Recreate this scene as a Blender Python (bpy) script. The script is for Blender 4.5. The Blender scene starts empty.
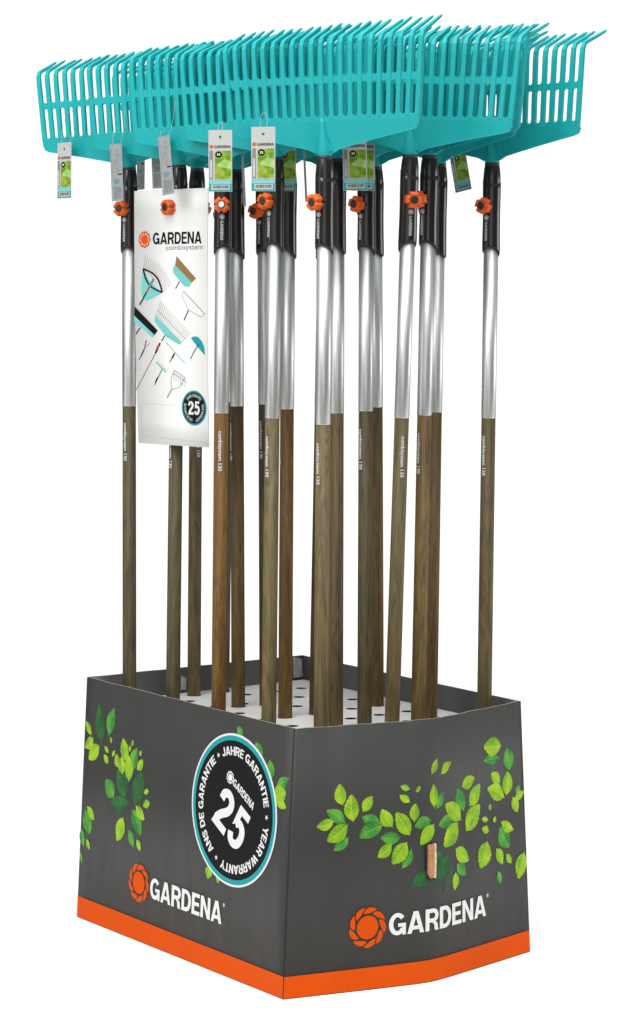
import bpy, math, random
from mathutils import Vector, Matrix, Quaternion
random.seed(7)
PI = math.pi
SC = bpy.context.scene
COL = SC.collection

# ---------------------------------------------------------------- materials
def new_mat(name):
    m = bpy.data.materials.new(name); m.use_nodes = True
    nt = m.node_tree; b = nt.nodes['Principled BSDF']
    return m, nt, b

def mat(name, col, rough=.5, metal=0., spec=.5, var=0., scale=40., bump=0., bscale=300., coat=0.):
    m, nt, b = new_mat(name)
    b.inputs['Base Color'].default_value = (*col, 1)
    b.inputs['Roughness'].default_value = rough
    b.inputs['Metallic'].default_value = metal
    b.inputs['Specular IOR Level'].default_value = spec
    b.inputs['Coat Weight'].default_value = coat
    tc = nt.nodes.new('ShaderNodeTexCoord')
    if var:
        n = nt.nodes.new('ShaderNodeTexNoise'); n.inputs['Scale'].default_value = scale
        n.inputs['Detail'].default_value = 5
        nt.links.new(tc.outputs['Object'], n.inputs['Vector'])
        r = nt.nodes.new('ShaderNodeMapRange')
        r.inputs['From Min'].default_value = .3; r.inputs['From Max'].default_value = .7
        r.inputs['To Min'].default_value = 1 - var; r.inputs['To Max'].default_value = 1 + var
        nt.links.new(n.outputs['Fac'], r.inputs['Value'])
        mx = nt.nodes.new('ShaderNodeVectorMath'); mx.operation = 'SCALE'
        mx.inputs[0].default_value = col
        nt.links.new(r.outputs['Result'], mx.inputs['Scale'])
        nt.links.new(mx.outputs['Vector'], b.inputs['Base Color'])
        r2 = nt.nodes.new('ShaderNodeMapRange')
        r2.inputs['To Min'].default_value = max(0, rough - .08); r2.inputs['To Max'].default_value = min(1, rough + .08)
        nt.links.new(n.outputs['Fac'], r2.inputs['Value'])
        nt.links.new(r2.outputs['Result'], b.inputs['Roughness'])
    if bump:
        n2 = nt.nodes.new('ShaderNodeTexNoise'); n2.inputs['Scale'].default_value = bscale
        nt.links.new(tc.outputs['Object'], n2.inputs['Vector'])
        bp = nt.nodes.new('ShaderNodeBump'); bp.inputs['Strength'].default_value = bump
        bp.inputs['Distance'].default_value = .001
        nt.links.new(n2.outputs['Fac'], bp.inputs['Height'])
        nt.links.new(bp.outputs['Normal'], b.inputs['Normal'])
    return m

def wood(name, c1, c2):
    m, nt, b = new_mat(name)
    L = nt.links
    tc = nt.nodes.new('ShaderNodeTexCoord'); oi = nt.nodes.new('ShaderNodeObjectInfo')
    add = nt.nodes.new('ShaderNodeVectorMath'); add.operation = 'ADD'
    sc = nt.nodes.new('ShaderNodeMath'); sc.operation = 'MULTIPLY'; sc.inputs[1].default_value = 37.
    L.new(oi.outputs['Random'], sc.inputs[0]); L.new(sc.outputs[0], add.inputs[1]); L.new(tc.outputs['Object'], add.inputs[0])
    mp = nt.nodes.new('ShaderNodeMapping'); mp.inputs['Scale'].default_value = (1, 1, .035)
    L.new(add.outputs[0], mp.inputs['Vector'])
    g = nt.nodes.new('ShaderNodeTexNoise'); g.inputs['Scale'].default_value = 330; g.inputs['Detail'].default_value = 6; g.inputs['Roughness'].default_value = .7
    L.new(mp.outputs[0], g.inputs['Vector'])
    mp2 = nt.nodes.new('ShaderNodeMapping'); mp2.inputs['Scale'].default_value = (1, 1, .11)
    L.new(add.outputs[0], mp2.inputs['Vector'])
    w = nt.nodes.new('ShaderNodeTexNoise'); w.inputs['Scale'].default_value = 32; w.inputs['Detail'].default_value = 3
    w.inputs['Distortion'].default_value = 1.2
    L.new(mp2.outputs[0], w.inputs['Vector'])
    ring = nt.nodes.new('ShaderNodeMath'); ring.operation = 'MULTIPLY'; ring.inputs[1].default_value = 40.
    L.new(w.outputs['Fac'], ring.inputs[0])
    sn = nt.nodes.new('ShaderNodeMath'); sn.operation = 'SINE'; L.new(ring.outputs[0], sn.inputs[0])
    mul = nt.nodes.new('ShaderNodeMath'); mul.operation = 'MULTIPLY_ADD'; mul.inputs[1].default_value = .15
    L.new(sn.outputs[0], mul.inputs[0]); L.new(g.outputs['Fac'], mul.inputs[2])
    # broad tone drift along the shaft
    bn = nt.nodes.new('ShaderNodeTexNoise'); bn.inputs['Scale'].default_value = 3.2
    L.new(add.outputs[0], bn.inputs['Vector'])
    m2 = nt.nodes.new('ShaderNodeMath'); m2.operation = 'MULTIPLY_ADD'; m2.inputs[1].default_value = .55; 
    L.new(bn.outputs['Fac'], m2.inputs[0]); L.new(mul.outputs[0], m2.inputs[2])
    cr = nt.nodes.new('ShaderNodeValToRGB')
    cr.color_ramp.elements[0].position = .5; cr.color_ramp.elements[1].position = 1.02
    cr.color_ramp.elements[0].color = (*c1, 1); cr.color_ramp.elements[1].color = (*c2, 1)
    L.new(m2.outputs[0], cr.inputs['Fac']); L.new(cr.outputs['Color'], b.inputs['Base Color'])
    b.inputs['Roughness'].default_value = .5; b.inputs['Specular IOR Level'].default_value = .22
    bp = nt.nodes.new('ShaderNodeBump'); bp.inputs['Strength'].default_value = .25; bp.inputs['Distance'].default_value = .0006
    L.new(g.outputs['Fac'], bp.inputs['Height']); L.new(bp.outputs['Normal'], b.inputs['Normal'])
    return m

M = {}
M['floor'] = mat('white_floor', (.95, .95, .95), .95, spec=0)
M['board'] = mat('dark_grey_print', (.032, .033, .030), .5, spec=.22, var=.05, scale=9, bump=.05, bscale=160)
def scuffed(m):
    nt = m.node_tree; b = nt.nodes['Principled BSDF']; L = nt.links
    tc = nt.nodes.new('ShaderNodeTexCoord')
    mp = nt.nodes.new('ShaderNodeMapping'); mp.inputs['Scale'].default_value = (9, 9, 2.2); mp.inputs['Rotation'].default_value = (.3, .5, .2)
    n = nt.nodes.new('ShaderNodeTexNoise'); n.inputs['Scale'].default_value = 3.5; n.inputs['Detail'].default_value = 9; n.inputs['Roughness'].default_value = .68
    L.new(tc.outputs['Object'], mp.inputs['Vector']); L.new(mp.outputs[0], n.inputs['Vector'])
    r = nt.nodes.new('ShaderNodeMapRange'); r.inputs['From Min'].default_value = .3; r.inputs['From Max'].default_value = .75
    r.inputs['To Min'].default_value = .46; r.inputs['To Max'].default_value = .60
    L.new(n.outputs['Fac'], r.inputs['Value']); L.new(r.outputs['Result'], b.inputs['Roughness'])
scuffed(M['board'])
M['board_in'] = mat('dark_grey_inner', (.036, .036, .036), .5, var=.12, scale=14)
M['cut_edge'] = mat('card_cut_edge', (.22, .2, .17), .8, var=.35, scale=120)
M['kraft'] = mat('brown_corrugated', (.36, .17, .075), .85, var=.35, scale=180, bump=.5)
M['kraft_light'] = mat('corrugated_flute', (.6, .47, .34), .9, var=.4, scale=260)
M['orange_print'] = mat('orange_print', (.53, .064, .002), .6, spec=.06, var=.04, scale=12)
M['white_print'] = mat('white_print', (.60, .60, .59), .55, spec=.2)
M['black_print'] = mat('black_print', (.008, .008, .008), .6, spec=.06)
M['teal_print'] = mat('teal_print', (.012, .25, .27), .55, spec=.1)
M['grey_print'] = mat('grey_print', (.16, .16, .16), .5)
M['light_grey_print'] = mat('light_grey_print', (.42, .43, .42), .5)
M['pale_teal_print'] = mat('pale_teal_print', (.13, .44, .42), .5)
M['brown_print'] = mat('brown_print', (.22, .12, .04), .5, var=.2, scale=300)
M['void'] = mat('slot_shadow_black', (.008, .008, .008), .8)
M['shelf'] = mat('white_shelf', (.52, .515, .49), .6, var=.05, scale=10)
M['wall_piece'] = mat('wall_piece_grey', (.28, .28, .28), .5, var=.3, scale=60)
M['paper'] = mat('white_card', (.68, .68, .66), .45, var=.02, scale=8)
M['tag_paper'] = mat('tag_card', (.38, .385, .37), .35, var=.03, scale=20)
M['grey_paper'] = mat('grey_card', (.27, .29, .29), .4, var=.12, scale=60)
M['string'] = mat('nylon_string', (.36, .42, .42), .4)
M['teal'] = mat('teal_plastic', (.008, .30, .31), .45, spec=.22, var=.03, scale=6, bump=.04, bscale=700)
M['black'] = mat('black_plastic', (.011, .010, .0085), .24, spec=.5, bump=.03, bscale=500)
M['black_matt'] = mat('black_plastic_matt', (.02, .019, .017), .5)
M['knob'] = mat('orange_plastic', (.64, .092, .006), .4, spec=.25)
M['white_cap'] = mat('zinc_screw', (.75, .75, .75), .3, metal=.4)
M['void_cap'] = mat('black_rubber', (.012, .012, .012), .5)

def alu():
    m, nt, b = new_mat('brushed_aluminium'); L = nt.links
    b.inputs['Base Color'].default_value = (.57, .57, .56, 1); b.inputs['Metallic'].default_value = 1
    b.inputs['Roughness'].default_value = .3
    tc = nt.nodes.new('ShaderNodeTexCoord'); mp = nt.nodes.new('ShaderNodeMapping'); mp.inputs['Scale'].default_value = (1, 1, .01)
    n = nt.nodes.new('ShaderNodeTexNoise'); n.inputs['Scale'].default_value = 700; n.inputs['Detail'].default_value = 3
    L.new(tc.outputs['Object'], mp.inputs['Vector']); L.new(mp.outputs[0], n.inputs['Vector'])
    r = nt.nodes.new('ShaderNodeMapRange'); r.inputs['To Min'].default_value = .43; r.inputs['To Max'].default_value = .45
    L.new(n.outputs['Fac'], r.inputs['Value']); L.new(r.outputs['Result'], b.inputs['Roughness'])
    return m
M['alu'] = alu()

def leaf_mat(name, c1, c2):
    m, nt, b = new_mat(name); L = nt.links
    tc = nt.nodes.new('ShaderNodeTexCoord')
    n = nt.nodes.new('ShaderNodeTexNoise'); n.inputs['Scale'].default_value = 38; n.inputs['Detail'].default_value = 4
    L.new(tc.outputs['Object'], n.inputs['Vector'])
    cr = nt.nodes.new('ShaderNodeValToRGB')
    cr.color_ramp.elements[0].position = .38; cr.color_ramp.elements[1].position = .62
    cr.color_ramp.elements[0].color = (*c1, 1); cr.color_ramp.elements[1].color = (*c2, 1)
    L.new(n.outputs['Fac'], cr.inputs['Fac']); L.new(cr.outputs['Color'], b.inputs['Base Color'])
    b.inputs['Roughness'].default_value = .55; b.inputs['Specular IOR Level'].default_value = .15
    return m
LEAFM = [(leaf_mat('leaf_lime', (.16, .31, .009), (.29, .44, .014)), leaf_mat('leaf_lime_shade', (.11, .25, .008), (.22, .38, .012)), leaf_mat('leaf_lime_vein', (.34, .5, .09), (.3, .48, .06))),
         (leaf_mat('leaf_green', (.03, .19, .025), (.09, .3, .03)), leaf_mat('leaf_green_shade', (.02, .13, .022), (.06, .24, .025)), leaf_mat('leaf_green_vein', (.1, .3, .08), (.16, .38, .06))),
         (leaf_mat('leaf_dark', (.016, .075, .02), (.022, .12, .026)), leaf_mat('leaf_dark_shade', (.013, .055, .018), (.02, .09, .022)), leaf_mat('leaf_dark_vein', (.03, .13, .04), (.03, .11, .03))),
         (leaf_mat('leaf_faded', (.04, .062, .04), (.035, .075, .035)), leaf_mat('leaf_faded_shade', (.036, .05, .036), (.03, .06, .03)), leaf_mat('leaf_faded_vein', (.045, .07, .045), (.045, .07, .045)))]
M['photo'] = leaf_mat('lawn_picture', (.07, .20, .012), (.36, .42, .05))
M['photo_pale'] = leaf_mat('lawn_picture_bright', (.22, .38, .08), (.42, .50, .24))

# ---------------------------------------------------------------- mesh helpers
class MB:
    def __init__(s): s.v = []; s.f = []; s.m = []; s.sm = []; s.mats = []
    def mi(s, m):
        if m not in s.mats: s.mats.append(m)
        return s.mats.index(m)
    def face(s, idx, m, smooth=False): s.f.append(tuple(idx)); s.m.append(s.mi(m)); s.sm.append(smooth)
    def pts(s, ps):
        b = len(s.v); s.v.extend(tuple(p) for p in ps); return list(range(b, b + len(ps)))
    def poly(s, ps, m): s.face(s.pts(ps), m)
    def box(s, c, h, m, rot=None):
        ps = [Vector((x, y, z)) for x in (-h[0], h[0]) for y in (-h[1], h[1]) for z in (-h[2], h[2])]
        if rot: ps = [rot @ p for p in ps]
        i = s.pts([p + Vector(c) for p in ps])
        for q in ((0, 1, 3, 2), (4, 6, 7, 5), (0, 4, 5, 1), (2, 3, 7, 6), (0, 2, 6, 4), (1, 5, 7, 3)): s.face([i[k] for k in q], m)
    def prism(s, ring0, ring1, m, caps=True, smooth=False):
        a = s.pts(ring0); b = s.pts(ring1); n = len(a)
        for k in range(n): s.face((a[k], a[(k + 1) % n], b[(k + 1) % n], b[k]), m, smooth)
        if caps: s.face(a[::-1], m); s.face(b, m)
    def lathe(s, prof, m, n=32, zf=None, cap=True):
        rows = []
        for (r, z) in prof:
            rows.append(s.pts([(r * math.sin(2 * PI * k / n), -r * math.cos(2 * PI * k / n), z if zf is None else zf(z, 2 * PI * k / n)) for k in range(n)]))
        for a, b in zip(rows, rows[1:]):
            for k in range(n): s.face((a[k], a[(k + 1) % n], b[(k + 1) % n], b[k]), m, True)
        if cap: s.face(rows[0][::-1], m); s.face(rows[-1], m)
    def tube(s, pts, r, m, n=6, flat=1.):
        pts = [Vector(p) for p in pts]; rows = []
        up = None
        for i, p in enumerate(pts):
            t = (pts[min(i + 1, len(pts) - 1)] - pts[max(i - 1, 0)]).normalized()
            a = t.cross(Vector((0, 1, 0))) if up is None else up - t * up.dot(t)
            if a.length < 1e-4: a = t.cross(Vector((1, 0, 0)))
            a.normalize(); up = a; b = t.cross(a)
            rr = r[i] if isinstance(r, (list, tuple)) else r
            rows.append(s.pts([p + a * (rr * math.cos(2 * PI * k / n)) + b * (rr * flat * math.sin(2 * PI * k / n)) for k in range(n)]))
        for a, b in zip(rows, rows[1:]):
            for k in range(n): s.face((a[k], a[(k + 1) % n], b[(k + 1) % n], b[k]), m, True)
        s.face(rows[0][::-1], m); s.face(rows[-1], m)
    def mesh(s, name):
        me = bpy.data.meshes.new(name); me.from_pydata(s.v, [], s.f)
        for m in s.mats: me.materials.append(m)
        me.polygons.foreach_set('material_index', s.m); me.polygons.foreach_set('use_smooth', s.sm)
        me.update(); return me
    def build(s, name, parent=None): return link(name, s.mesh(name), parent)

def link(name, data, parent=None):
    o = bpy.data.objects.new(name, data); COL.objects.link(o)
    if parent: o.parent = parent
    return o
def tag(o, label=None, cat=None, group=None, kind=None):
    if label: o['label'] = label
    if cat: o['category'] = cat
    if group: o['group'] = group
    if kind: o['kind'] = kind
    return o
def bevel(me, w, seg=2, ang=35):
    import bmesh
    bm = bmesh.new(); bm.from_mesh(me); bmesh.ops.recalc_face_normals(bm, faces=bm.faces)
    es = [e for e in bm.edges if len(e.link_faces) == 2 and e.calc_face_angle(0) > math.radians(ang)]
    bmesh.ops.bevel(bm, geom=es, offset=w, segments=seg, affect='EDGES', clamp_overlap=True)
    bm.to_mesh(me); bm.free()
    for p in me.polygons: p.use_smooth = True
    me.update(); return me

# text -> flat vertices/faces, cap height 1, first glyph at x = 0
_tc = {}
def text_geo(body, bold=.02):
    k = (body, bold)
    if k in _tc: return _tc[k]
    def ev(b):
        c = bpy.data.curves.new('tmp', 'FONT'); c.body = b; c.offset = bold; c.resolution_u = 3
        o = bpy.data.objects.new('tmp', c); COL.objects.link(o)
        dg = bpy.context.evaluated_depsgraph_get(); me = bpy.data.meshes.new_from_object(o.evaluated_get(dg))
        vs = [(v.co.x, v.co.y) for v in me.vertices]; fs = [tuple(p.vertices) for p in me.polygons]
        bpy.data.objects.remove(o); bpy.data.curves.remove(c); bpy.data.meshes.remove(me); return vs, fs
    hv, _ = ev('H'); y0 = min(y for x, y in hv); h = max(y for x, y in hv) - y0
    vs, fs = ev(body); x0 = min(x for x, y in vs)
    vs = [((x - x0) / h, (y - y0) / h) for x, y in vs]
    _tc[k] = (vs, fs, max(x for x, y in vs)); return _tc[k]
# bold grotesque lettering drawn as outlines and ribbons (cap height 1)
def _arc(cx, cy, rx, ry, a0, a1, n=14): return [(cx + rx * math.cos(math.radians(a0 + (a1 - a0) * k / n)), cy + ry * math.sin(math.radians(a0 + (a1 - a0) * k / n))) for k in range(n + 1)]
def _cat(p, n=5):
    q = [p[0]] + p + [p[-1]]; out = []
    for i in range(1, len(q) - 2):
        for k in range(n):
            t = k / n; a, b, c, d = q[i - 1], q[i], q[i + 1], q[i + 2]
            out.append(tuple(.5 * (2 * b[j] + (c[j] - a[j]) * t + (2 * a[j] - 5 * b[j] + 4 * c[j] - d[j]) * t * t + (3 * b[j] - a[j] - 3 * c[j] + d[j]) * t ** 3) for j in (0, 1)))
    return out + [p[-1]]
_STEM = ('p', [(0, 0), (.21, 0), (.21, 1), (0, 1)])
GLY = {
 'G': (.82, [('r', _arc(.41, .5, .31, .41, 38, 328, 22)), ('p', [(.82, 0), (.82, .53), (.44, .53), (.44, .37), (.64, .37), (.66, 0)])]),
 'A': (.84, [('p', [(0, 0), (.21, 0), (.42, .72), (.42, 1), (.30, 1)]), ('p', [(.84, 0), (.63, 0), (.42, .72), (.42, 1), (.54, 1)]), ('p', [(.258, .17), (.582, .17), (.532, .34), (.308, .34)])]),
 'R': (.76, [_STEM, ('r', [(.21, .91), (.40, .91)] + _arc(.43, .69, .22, .22, 85, -85, 10) + [(.40, .47), (.21, .47)]), ('p', [(.38, .37), (.60, .39), (.69, .30), (.71, .10), (.76, 0), (.53, 0), (.50, .10), (.49, .25)])]),
 'D': (.76, [_STEM, ('r', [(.21, .91), (.33, .91)] + _arc(.35, .5, .31, .41, 88, -88, 16) + [(.33, .09), (.21, .09)])]),
 'E': (.64, [('p', [(0, 0), (.64, 0), (.64, .18), (.21, .18), (.21, .42), (.58, .42), (.58, .59), (.21, .59), (.21, .82), (.62, .82), (.62, 1), (0, 1)])]),
 'N': (.76, [('p', [(0, 0), (0, 1), (.22, 1), (.555, .36), (.555, 1), (.76, 1), (.76, 0), (.54, 0), (.205, .64), (.205, 0)])]),
 'J': (.58, [('r', [(.475, 1), (.475, .4)] + _arc(.285, .29, .19, .195, 0, -185, 12))]),
 'H': (.76, [('p', [(0, 0), (.21, 0), (.21, .41), (.55, .41), (.55, 0), (.76, 0), (.76, 1), (.55, 1), (.55, .59), (.21, .59), (.21, 1), (0, 1)])]),
 'T': (.70, [('p', [(0, 1), (.7, 1), (.7, .82), (.455, .82), (.455, 0), (.245, 0), (.245, .82), (0, .82)])]),
 'I': (.21, [_STEM]),
 'Y': (.80, [('p', [(0, 1), (.24, 1), (.4, .62), (.56, 1), (.8, 1), (.505, .4), (.505, 0), (.295, 0), (.295, .4)])]),
 'W': (1.12, [('p', [(0, 1), (.21, 1), (.33, .35), (.46, 1), (.66, 1), (.79, .35), (.91, 1), (1.12, 1), (.91, 0), (.70, 0), (.56, .65), (.42, 0), (.21, 0)])]),
 'S': (.70, [('r', _cat([(.60, .70), (.53, .86), (.35, .91), (.16, .85), (.11, .71), (.22, .57), (.47, .47), (.60, .33), (.57, .17), (.40, .09), (.26, .09), (.13, .17), (.09, .32)]))]),
 '2': (.60, [('r', _cat([(.10, .66), (.13, .82), (.28, .91), (.44, .85), (.50, .70), (.43, .53), (.27, .37), (.16, .22), (.13, .15)])), ('p', [(0, 0), (.6, 0), (.6, .19), (.05, .19)])]),
 '5': (.60, [('p', [(.11, 1), (.56, 1), (.56, .82), (.27, .82), (.245, .60), (.06, .44)]), ('r', _cat([(.155, .52), (.22, .585), (.33, .61), (.46, .53), (.50, .35), (.44, .17), (.30, .09), (.16, .13), (.09, .27)]))]),
}
def bold_geo(body):
    vs, fs, x = [], [], 0.
    for ch in body:
        if ch == ' ': x += .30; continue
        w, parts = GLY[ch]
        for q, (kind, p) in enumerate(parts):
            b = len(vs)
            if kind == 'p':
                vs += [(x + a, c, q) for a, c in p]; fs.append(tuple(range(b, b + len(p))))
            else:
                h = .095
                for i in range(len(p)):
                    a, c = p[max(i - 1, 0)], p[min(i + 1, len(p) - 1)]; dx, dy = c[0] - a[0], c[1] - a[1]; l = math.hypot(dx, dy)
                    nx, ny = -dy / l * h, dx / l * h; vs += [(x + p[i][0] + nx * 1.1, p[i][1] + ny, q), (x + p[i][0] - nx * 1.1, p[i][1] - ny, q)]
                for i in range(len(p) - 1): fs.append((b + 2 * i, b + 2 * i + 1, b + 2 * i + 3, b + 2 * i + 2))
        x += w + .075
    return vs, fs, x - .075
def get_geo(body, bold):
    if bold >= .03 and all(c in GLY or c == ' ' for c in body): return bold_geo(body)
    vs, fs, w = text_geo(body, bold); return [(a, b, 0) for a, b in vs], fs, w
def text(mb, mp, body, x, y, width, height, m, ang=0., off=.0008, bold=.02, center=False):
    vs, fs, w = get_geo(body, bold); ca, sa = math.cos(ang), math.sin(ang)
    if width is None: width = w * height
    cx, cy = (width / 2, height / 2) if center else (0, 0)
    i = mb.pts([mp(x + (a * width / w - cx) * ca - (b * height - cy) * sa, y + (a * width / w - cx) * sa + (b * height - cy) * ca, off + q * .00003) for a, b, q in vs])
    for f in fs: mb.face([i[k] for k in f], m)
def ring_text(mb, mp, body, cx, cy, r, h, a0, a1, m, off, bold=.03):
    """clockwise lettering, tops outward; angles in degrees from the top"""
    vs, fs, w = get_geo(body, bold); ps = []
    for x, y, q in vs:
        a = math.radians(a0 + (a1 - a0) * x / w); rr = r + (y - .5) * h
        ps.append(mp(cx + rr * math.sin(a), cy + rr * math.cos(a), off + q * .00003))
    i = mb.pts(ps)
    for f in fs: mb.face([i[k] for k in f], m)
def disc(mb, mp, cx, cy, r, m, off, n=48, r0=0):
    if r0 == 0: mb.poly([mp(cx + r * math.sin(2 * PI * k / n), cy + r * math.cos(2 * PI * k / n), off) for k in range(n)][::-1], m); return
    o = mb.pts([mp(cx + r * math.sin(2 * PI * k / n), cy + r * math.cos(2 * PI * k / n), off) for k in range(n)])
    i = mb.pts([mp(cx + r0 * math.sin(2 * PI * k / n), cy + r0 * math.cos(2 * PI * k / n), off) for k in range(n)])
    for k in range(n): mb.face((o[k], i[k], i[(k + 1) % n], o[(k + 1) % n]), m)
def sun(mb, mp, cx, cy, r, m, off):
    disc(mb, mp, cx, cy, r * .585, m, off, 32)
    for k in range(9):
        a = 2 * PI * k / 9
        mb.poly([mp(cx + r * rr * math.sin(a + math.radians(d)), cy + r * rr * math.cos(a + math.radians(d)), off) for rr, d in
                 ((.70, -17), (.78, -14.5), (.86, -10), (.93, -4), (.98, 3), (1.01, 13), (1.01, 23), (.97, 32), (.87, 25), (.77, 17), (.70, 6), (.685, -6))], m)
def rect(mb, mp, x0, y0, x1, y1, m, off): mb.poly([mp(x0, y0, off), mp(x1, y0, off), mp(x1, y1, off), mp(x0, y1, off)], m)
def line(mb, mp, pts, w, m, off):
    for (x0, y0), (x1, y1) in zip(pts, pts[1:]):
        dx, dy = x1 - x0, y1 - y0; l = math.hypot(dx, dy) or 1; nx, ny = -dy / l * w / 2, dx / l * w / 2
        mb.poly([mp(x0 + nx, y0 + ny, off), mp(x0 - nx, y0 - ny, off), mp(x1 - nx, y1 - ny, off), mp(x1 + nx, y1 + ny, off)], m)
LEAVES_LEFT=[(0.06,0.4928,0.0778,0.4055,0.0387,2),(0.1264,0.4928,0.1074,0.4277,0.0322,1),(0.0033,0.4471,0.0307,0.4184,0.0187,0),(0.0062,0.3866,0.0397,0.4132,0.0256,0),(0.0232,0.3623,0.0678,0.3986,0.0336,0),(0.1145,0.4262,0.1205,0.4128,0.0095,0),(0.0907,0.402,0.1091,0.3904,0.0118,0),(0.0888,0.382,0.109,0.3661,0.016,0),(0.1362,0.3987,0.1256,0.384,0.0098,0),(0.2119,0.434,0.2063,0.4191,0.0098,0),(0.1981,0.4207,0.2006,0.4059,0.0095,0),(0.247,0.4153,0.2413,0.4026,0.0106,0),(0.153,0.3615,0.1899,0.3036,0.0454,2),(0.2553,0.3704,0.2278,0.2958,0.0451,2),(0.1693,0.4313,0.1849,0.3823,0.0325,0),(0.1429,0.3926,0.1542,0.3635,0.0231,0),(0.2313,0.4186,0.2088,0.3638,0.0311,1),(0.1658,0.3901,0.1723,0.3521,0.0288,0),(0.1925,0.3976,0.2005,0.3406,0.0339,0),(0.2565,0.3968,0.2331,0.3711,0.0206,0),(0.1016,0.3285,0.1392,0.2946,0.0386,1),(0.123,0.2802,0.2045,0.2919,0.0368,2),(0.2656,0.3248,0.2849,0.3325,0.0122,0),(0.2646,0.2967,0.2902,0.3079,0.0182,0),(0.2722,0.2676,0.2349,0.2917,0.0238,0),(0.2585,0.2309,0.2203,0.2805,0.0362,1),(0.1606,0.2013,0.1835,0.2566,0.0349,0),(0.2322,0.2,0.2105,0.2348,0.0233,1),(0.2607,0.1963,0.2441,0.2189,0.0164,0),(0.0605,0.2302,0.0263,0.2558,0.0221,0),(0.0434,0.1959,0.0164,0.2462,0.0381,1),(0.0183,0.1633,0.0037,0.2005,0.0214,1),(0.0449,0.1608,0.0289,0.1815,0.0146,0),(0.0145,0.1228,0.0036,0.1498,0.0114,1),(0.6182,0.521,0.6408,0.5044,0.0203,1),(0.6871,0.4974,0.7135,0.4699,0.0279,1),(0.7411,0.4702,0.7508,0.4327,0.0275,1),(0.8124,0.4445,0.7689,0.42,0.0231,1),(0.8031,0.4159,0.7605,0.3953,0.0366,0),(0.8055,0.3834,0.7712,0.3893,0.0195,0),(0.5316,0.188,0.5366,0.2172,0.0245,0),(0.572,0.1857,0.5708,0.2015,0.0145,0)]
LEAVES_RIGHT=[(0.109,0.4273,0.1173,0.3838,0.0258,0),(0.137,0.4037,0.1433,0.3486,0.0323,0),(0.1866,0.3972,0.1654,0.3664,0.0221,0),(0.0801,0.3758,0.1244,0.3462,0.0251,1),(0.0591,0.3438,0.0981,0.3522,0.0223,0),(0.1002,0.2925,0.133,0.3163,0.0219,1),(0.0839,0.3126,0.1299,0.3419,0.0325,0),(0.1625,0.356,0.2062,0.3396,0.0239,1),(0.1578,0.3142,0.2109,0.3353,0.0316,1),(0.2088,0.368,0.2348,0.3305,0.0272,0),(0.2435,0.359,0.2765,0.3101,0.0316,0),(0.2898,0.3742,0.2879,0.3368,0.0226,0),(0.2533,0.4126,0.2754,0.405,0.0125,0),(0.3013,0.4097,0.2905,0.3971,0.0093,0),(0.2513,0.3938,0.2757,0.3785,0.0151,0),(0.2077,0.3108,0.2535,0.3061,0.0254,1),(0.2018,0.2701,0.2331,0.2941,0.0243,0),(0.2599,0.2424,0.2815,0.28,0.0223,1),(0.2361,0.2533,0.2698,0.2948,0.0329,0),(0.3481,0.4627,0.3319,0.4309,0.0174,0),(0.3952,0.449,0.3608,0.4279,0.0196,0),(0.4778,0.4042,0.4324,0.3918,0.0268,0),(0.3373,0.4106,0.3396,0.3614,0.0236,0),(0.3698,0.3902,0.3466,0.3573,0.0203,1),(0.4177,0.3908,0.4389,0.3407,0.0315,1),(0.4965,0.3883,0.4591,0.3473,0.0333,0),(0.3533,0.3221,0.4027,0.3309,0.0271,1),(0.3741,0.3629,0.4277,0.3228,0.0349,0),(0.4953,0.3445,0.4455,0.2969,0.0417,0),(0.3695,0.2749,0.4168,0.3179,0.0399,0),(0.2887,0.3258,0.3307,0.3351,0.0246,1),(0.3027,0.2873,0.3386,0.3257,0.0292,0),(0.5111,0.4348,0.5701,0.4343,0.0226,1),(0.5129,0.4654,0.5777,0.46,0.0376,0),(0.6015,0.4524,0.6068,0.4024,0.0376,1),(0.5373,0.4042,0.5701,0.3809,0.0248,0),(0.5988,0.4013,0.5922,0.3509,0.0365,0),(0.5231,0.3752,0.5842,0.3476,0.0347,0),(0.6407,0.3662,0.6292,0.3476,0.0168,1),(0.658,0.3488,0.623,0.3373,0.0186,0),(0.6316,0.3078,0.6155,0.343,0.025,0),(0.5311,0.3413,0.5336,0.3263,0.0104,0),(0.5004,0.3138,0.5245,0.3078,0.0122,0),(0.5515,0.3112,0.5433,0.2992,0.0118,0),(0.5013,0.2925,0.5252,0.2825,0.0161,0),(0.6155,0.2726,0.5701,0.2963,0.0227,0),(0.5982,0.2382,0.5658,0.2858,0.0386,1),(0.4937,0.2093,0.5192,0.2623,0.0447,0),(0.5722,0.2056,0.551,0.2416,0.024,0),(0.6041,0.2028,0.586,0.2246,0.0164,0),(0.6265,0.164,0.6513,0.2173,0.0383,0),(0.5644,0.1651,0.5543,0.1922,0.0162,1),(0.4531,0.2328,0.4091,0.2648,0.0299,0),(0.4418,0.2041,0.4137,0.2315,0.0248,1),(0.4048,0.1786,0.4086,0.2149,0.0209,0),(0.2859,0.2061,0.326,0.2259,0.0328,2),(0.3665,0.2602,0.3336,0.2466,0.0287,2),(0.3442,0.2024,0.3852,0.2533,0.0341,2),(0.3693,0.1777,0.3951,0.2388,0.0258,3)]
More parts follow.
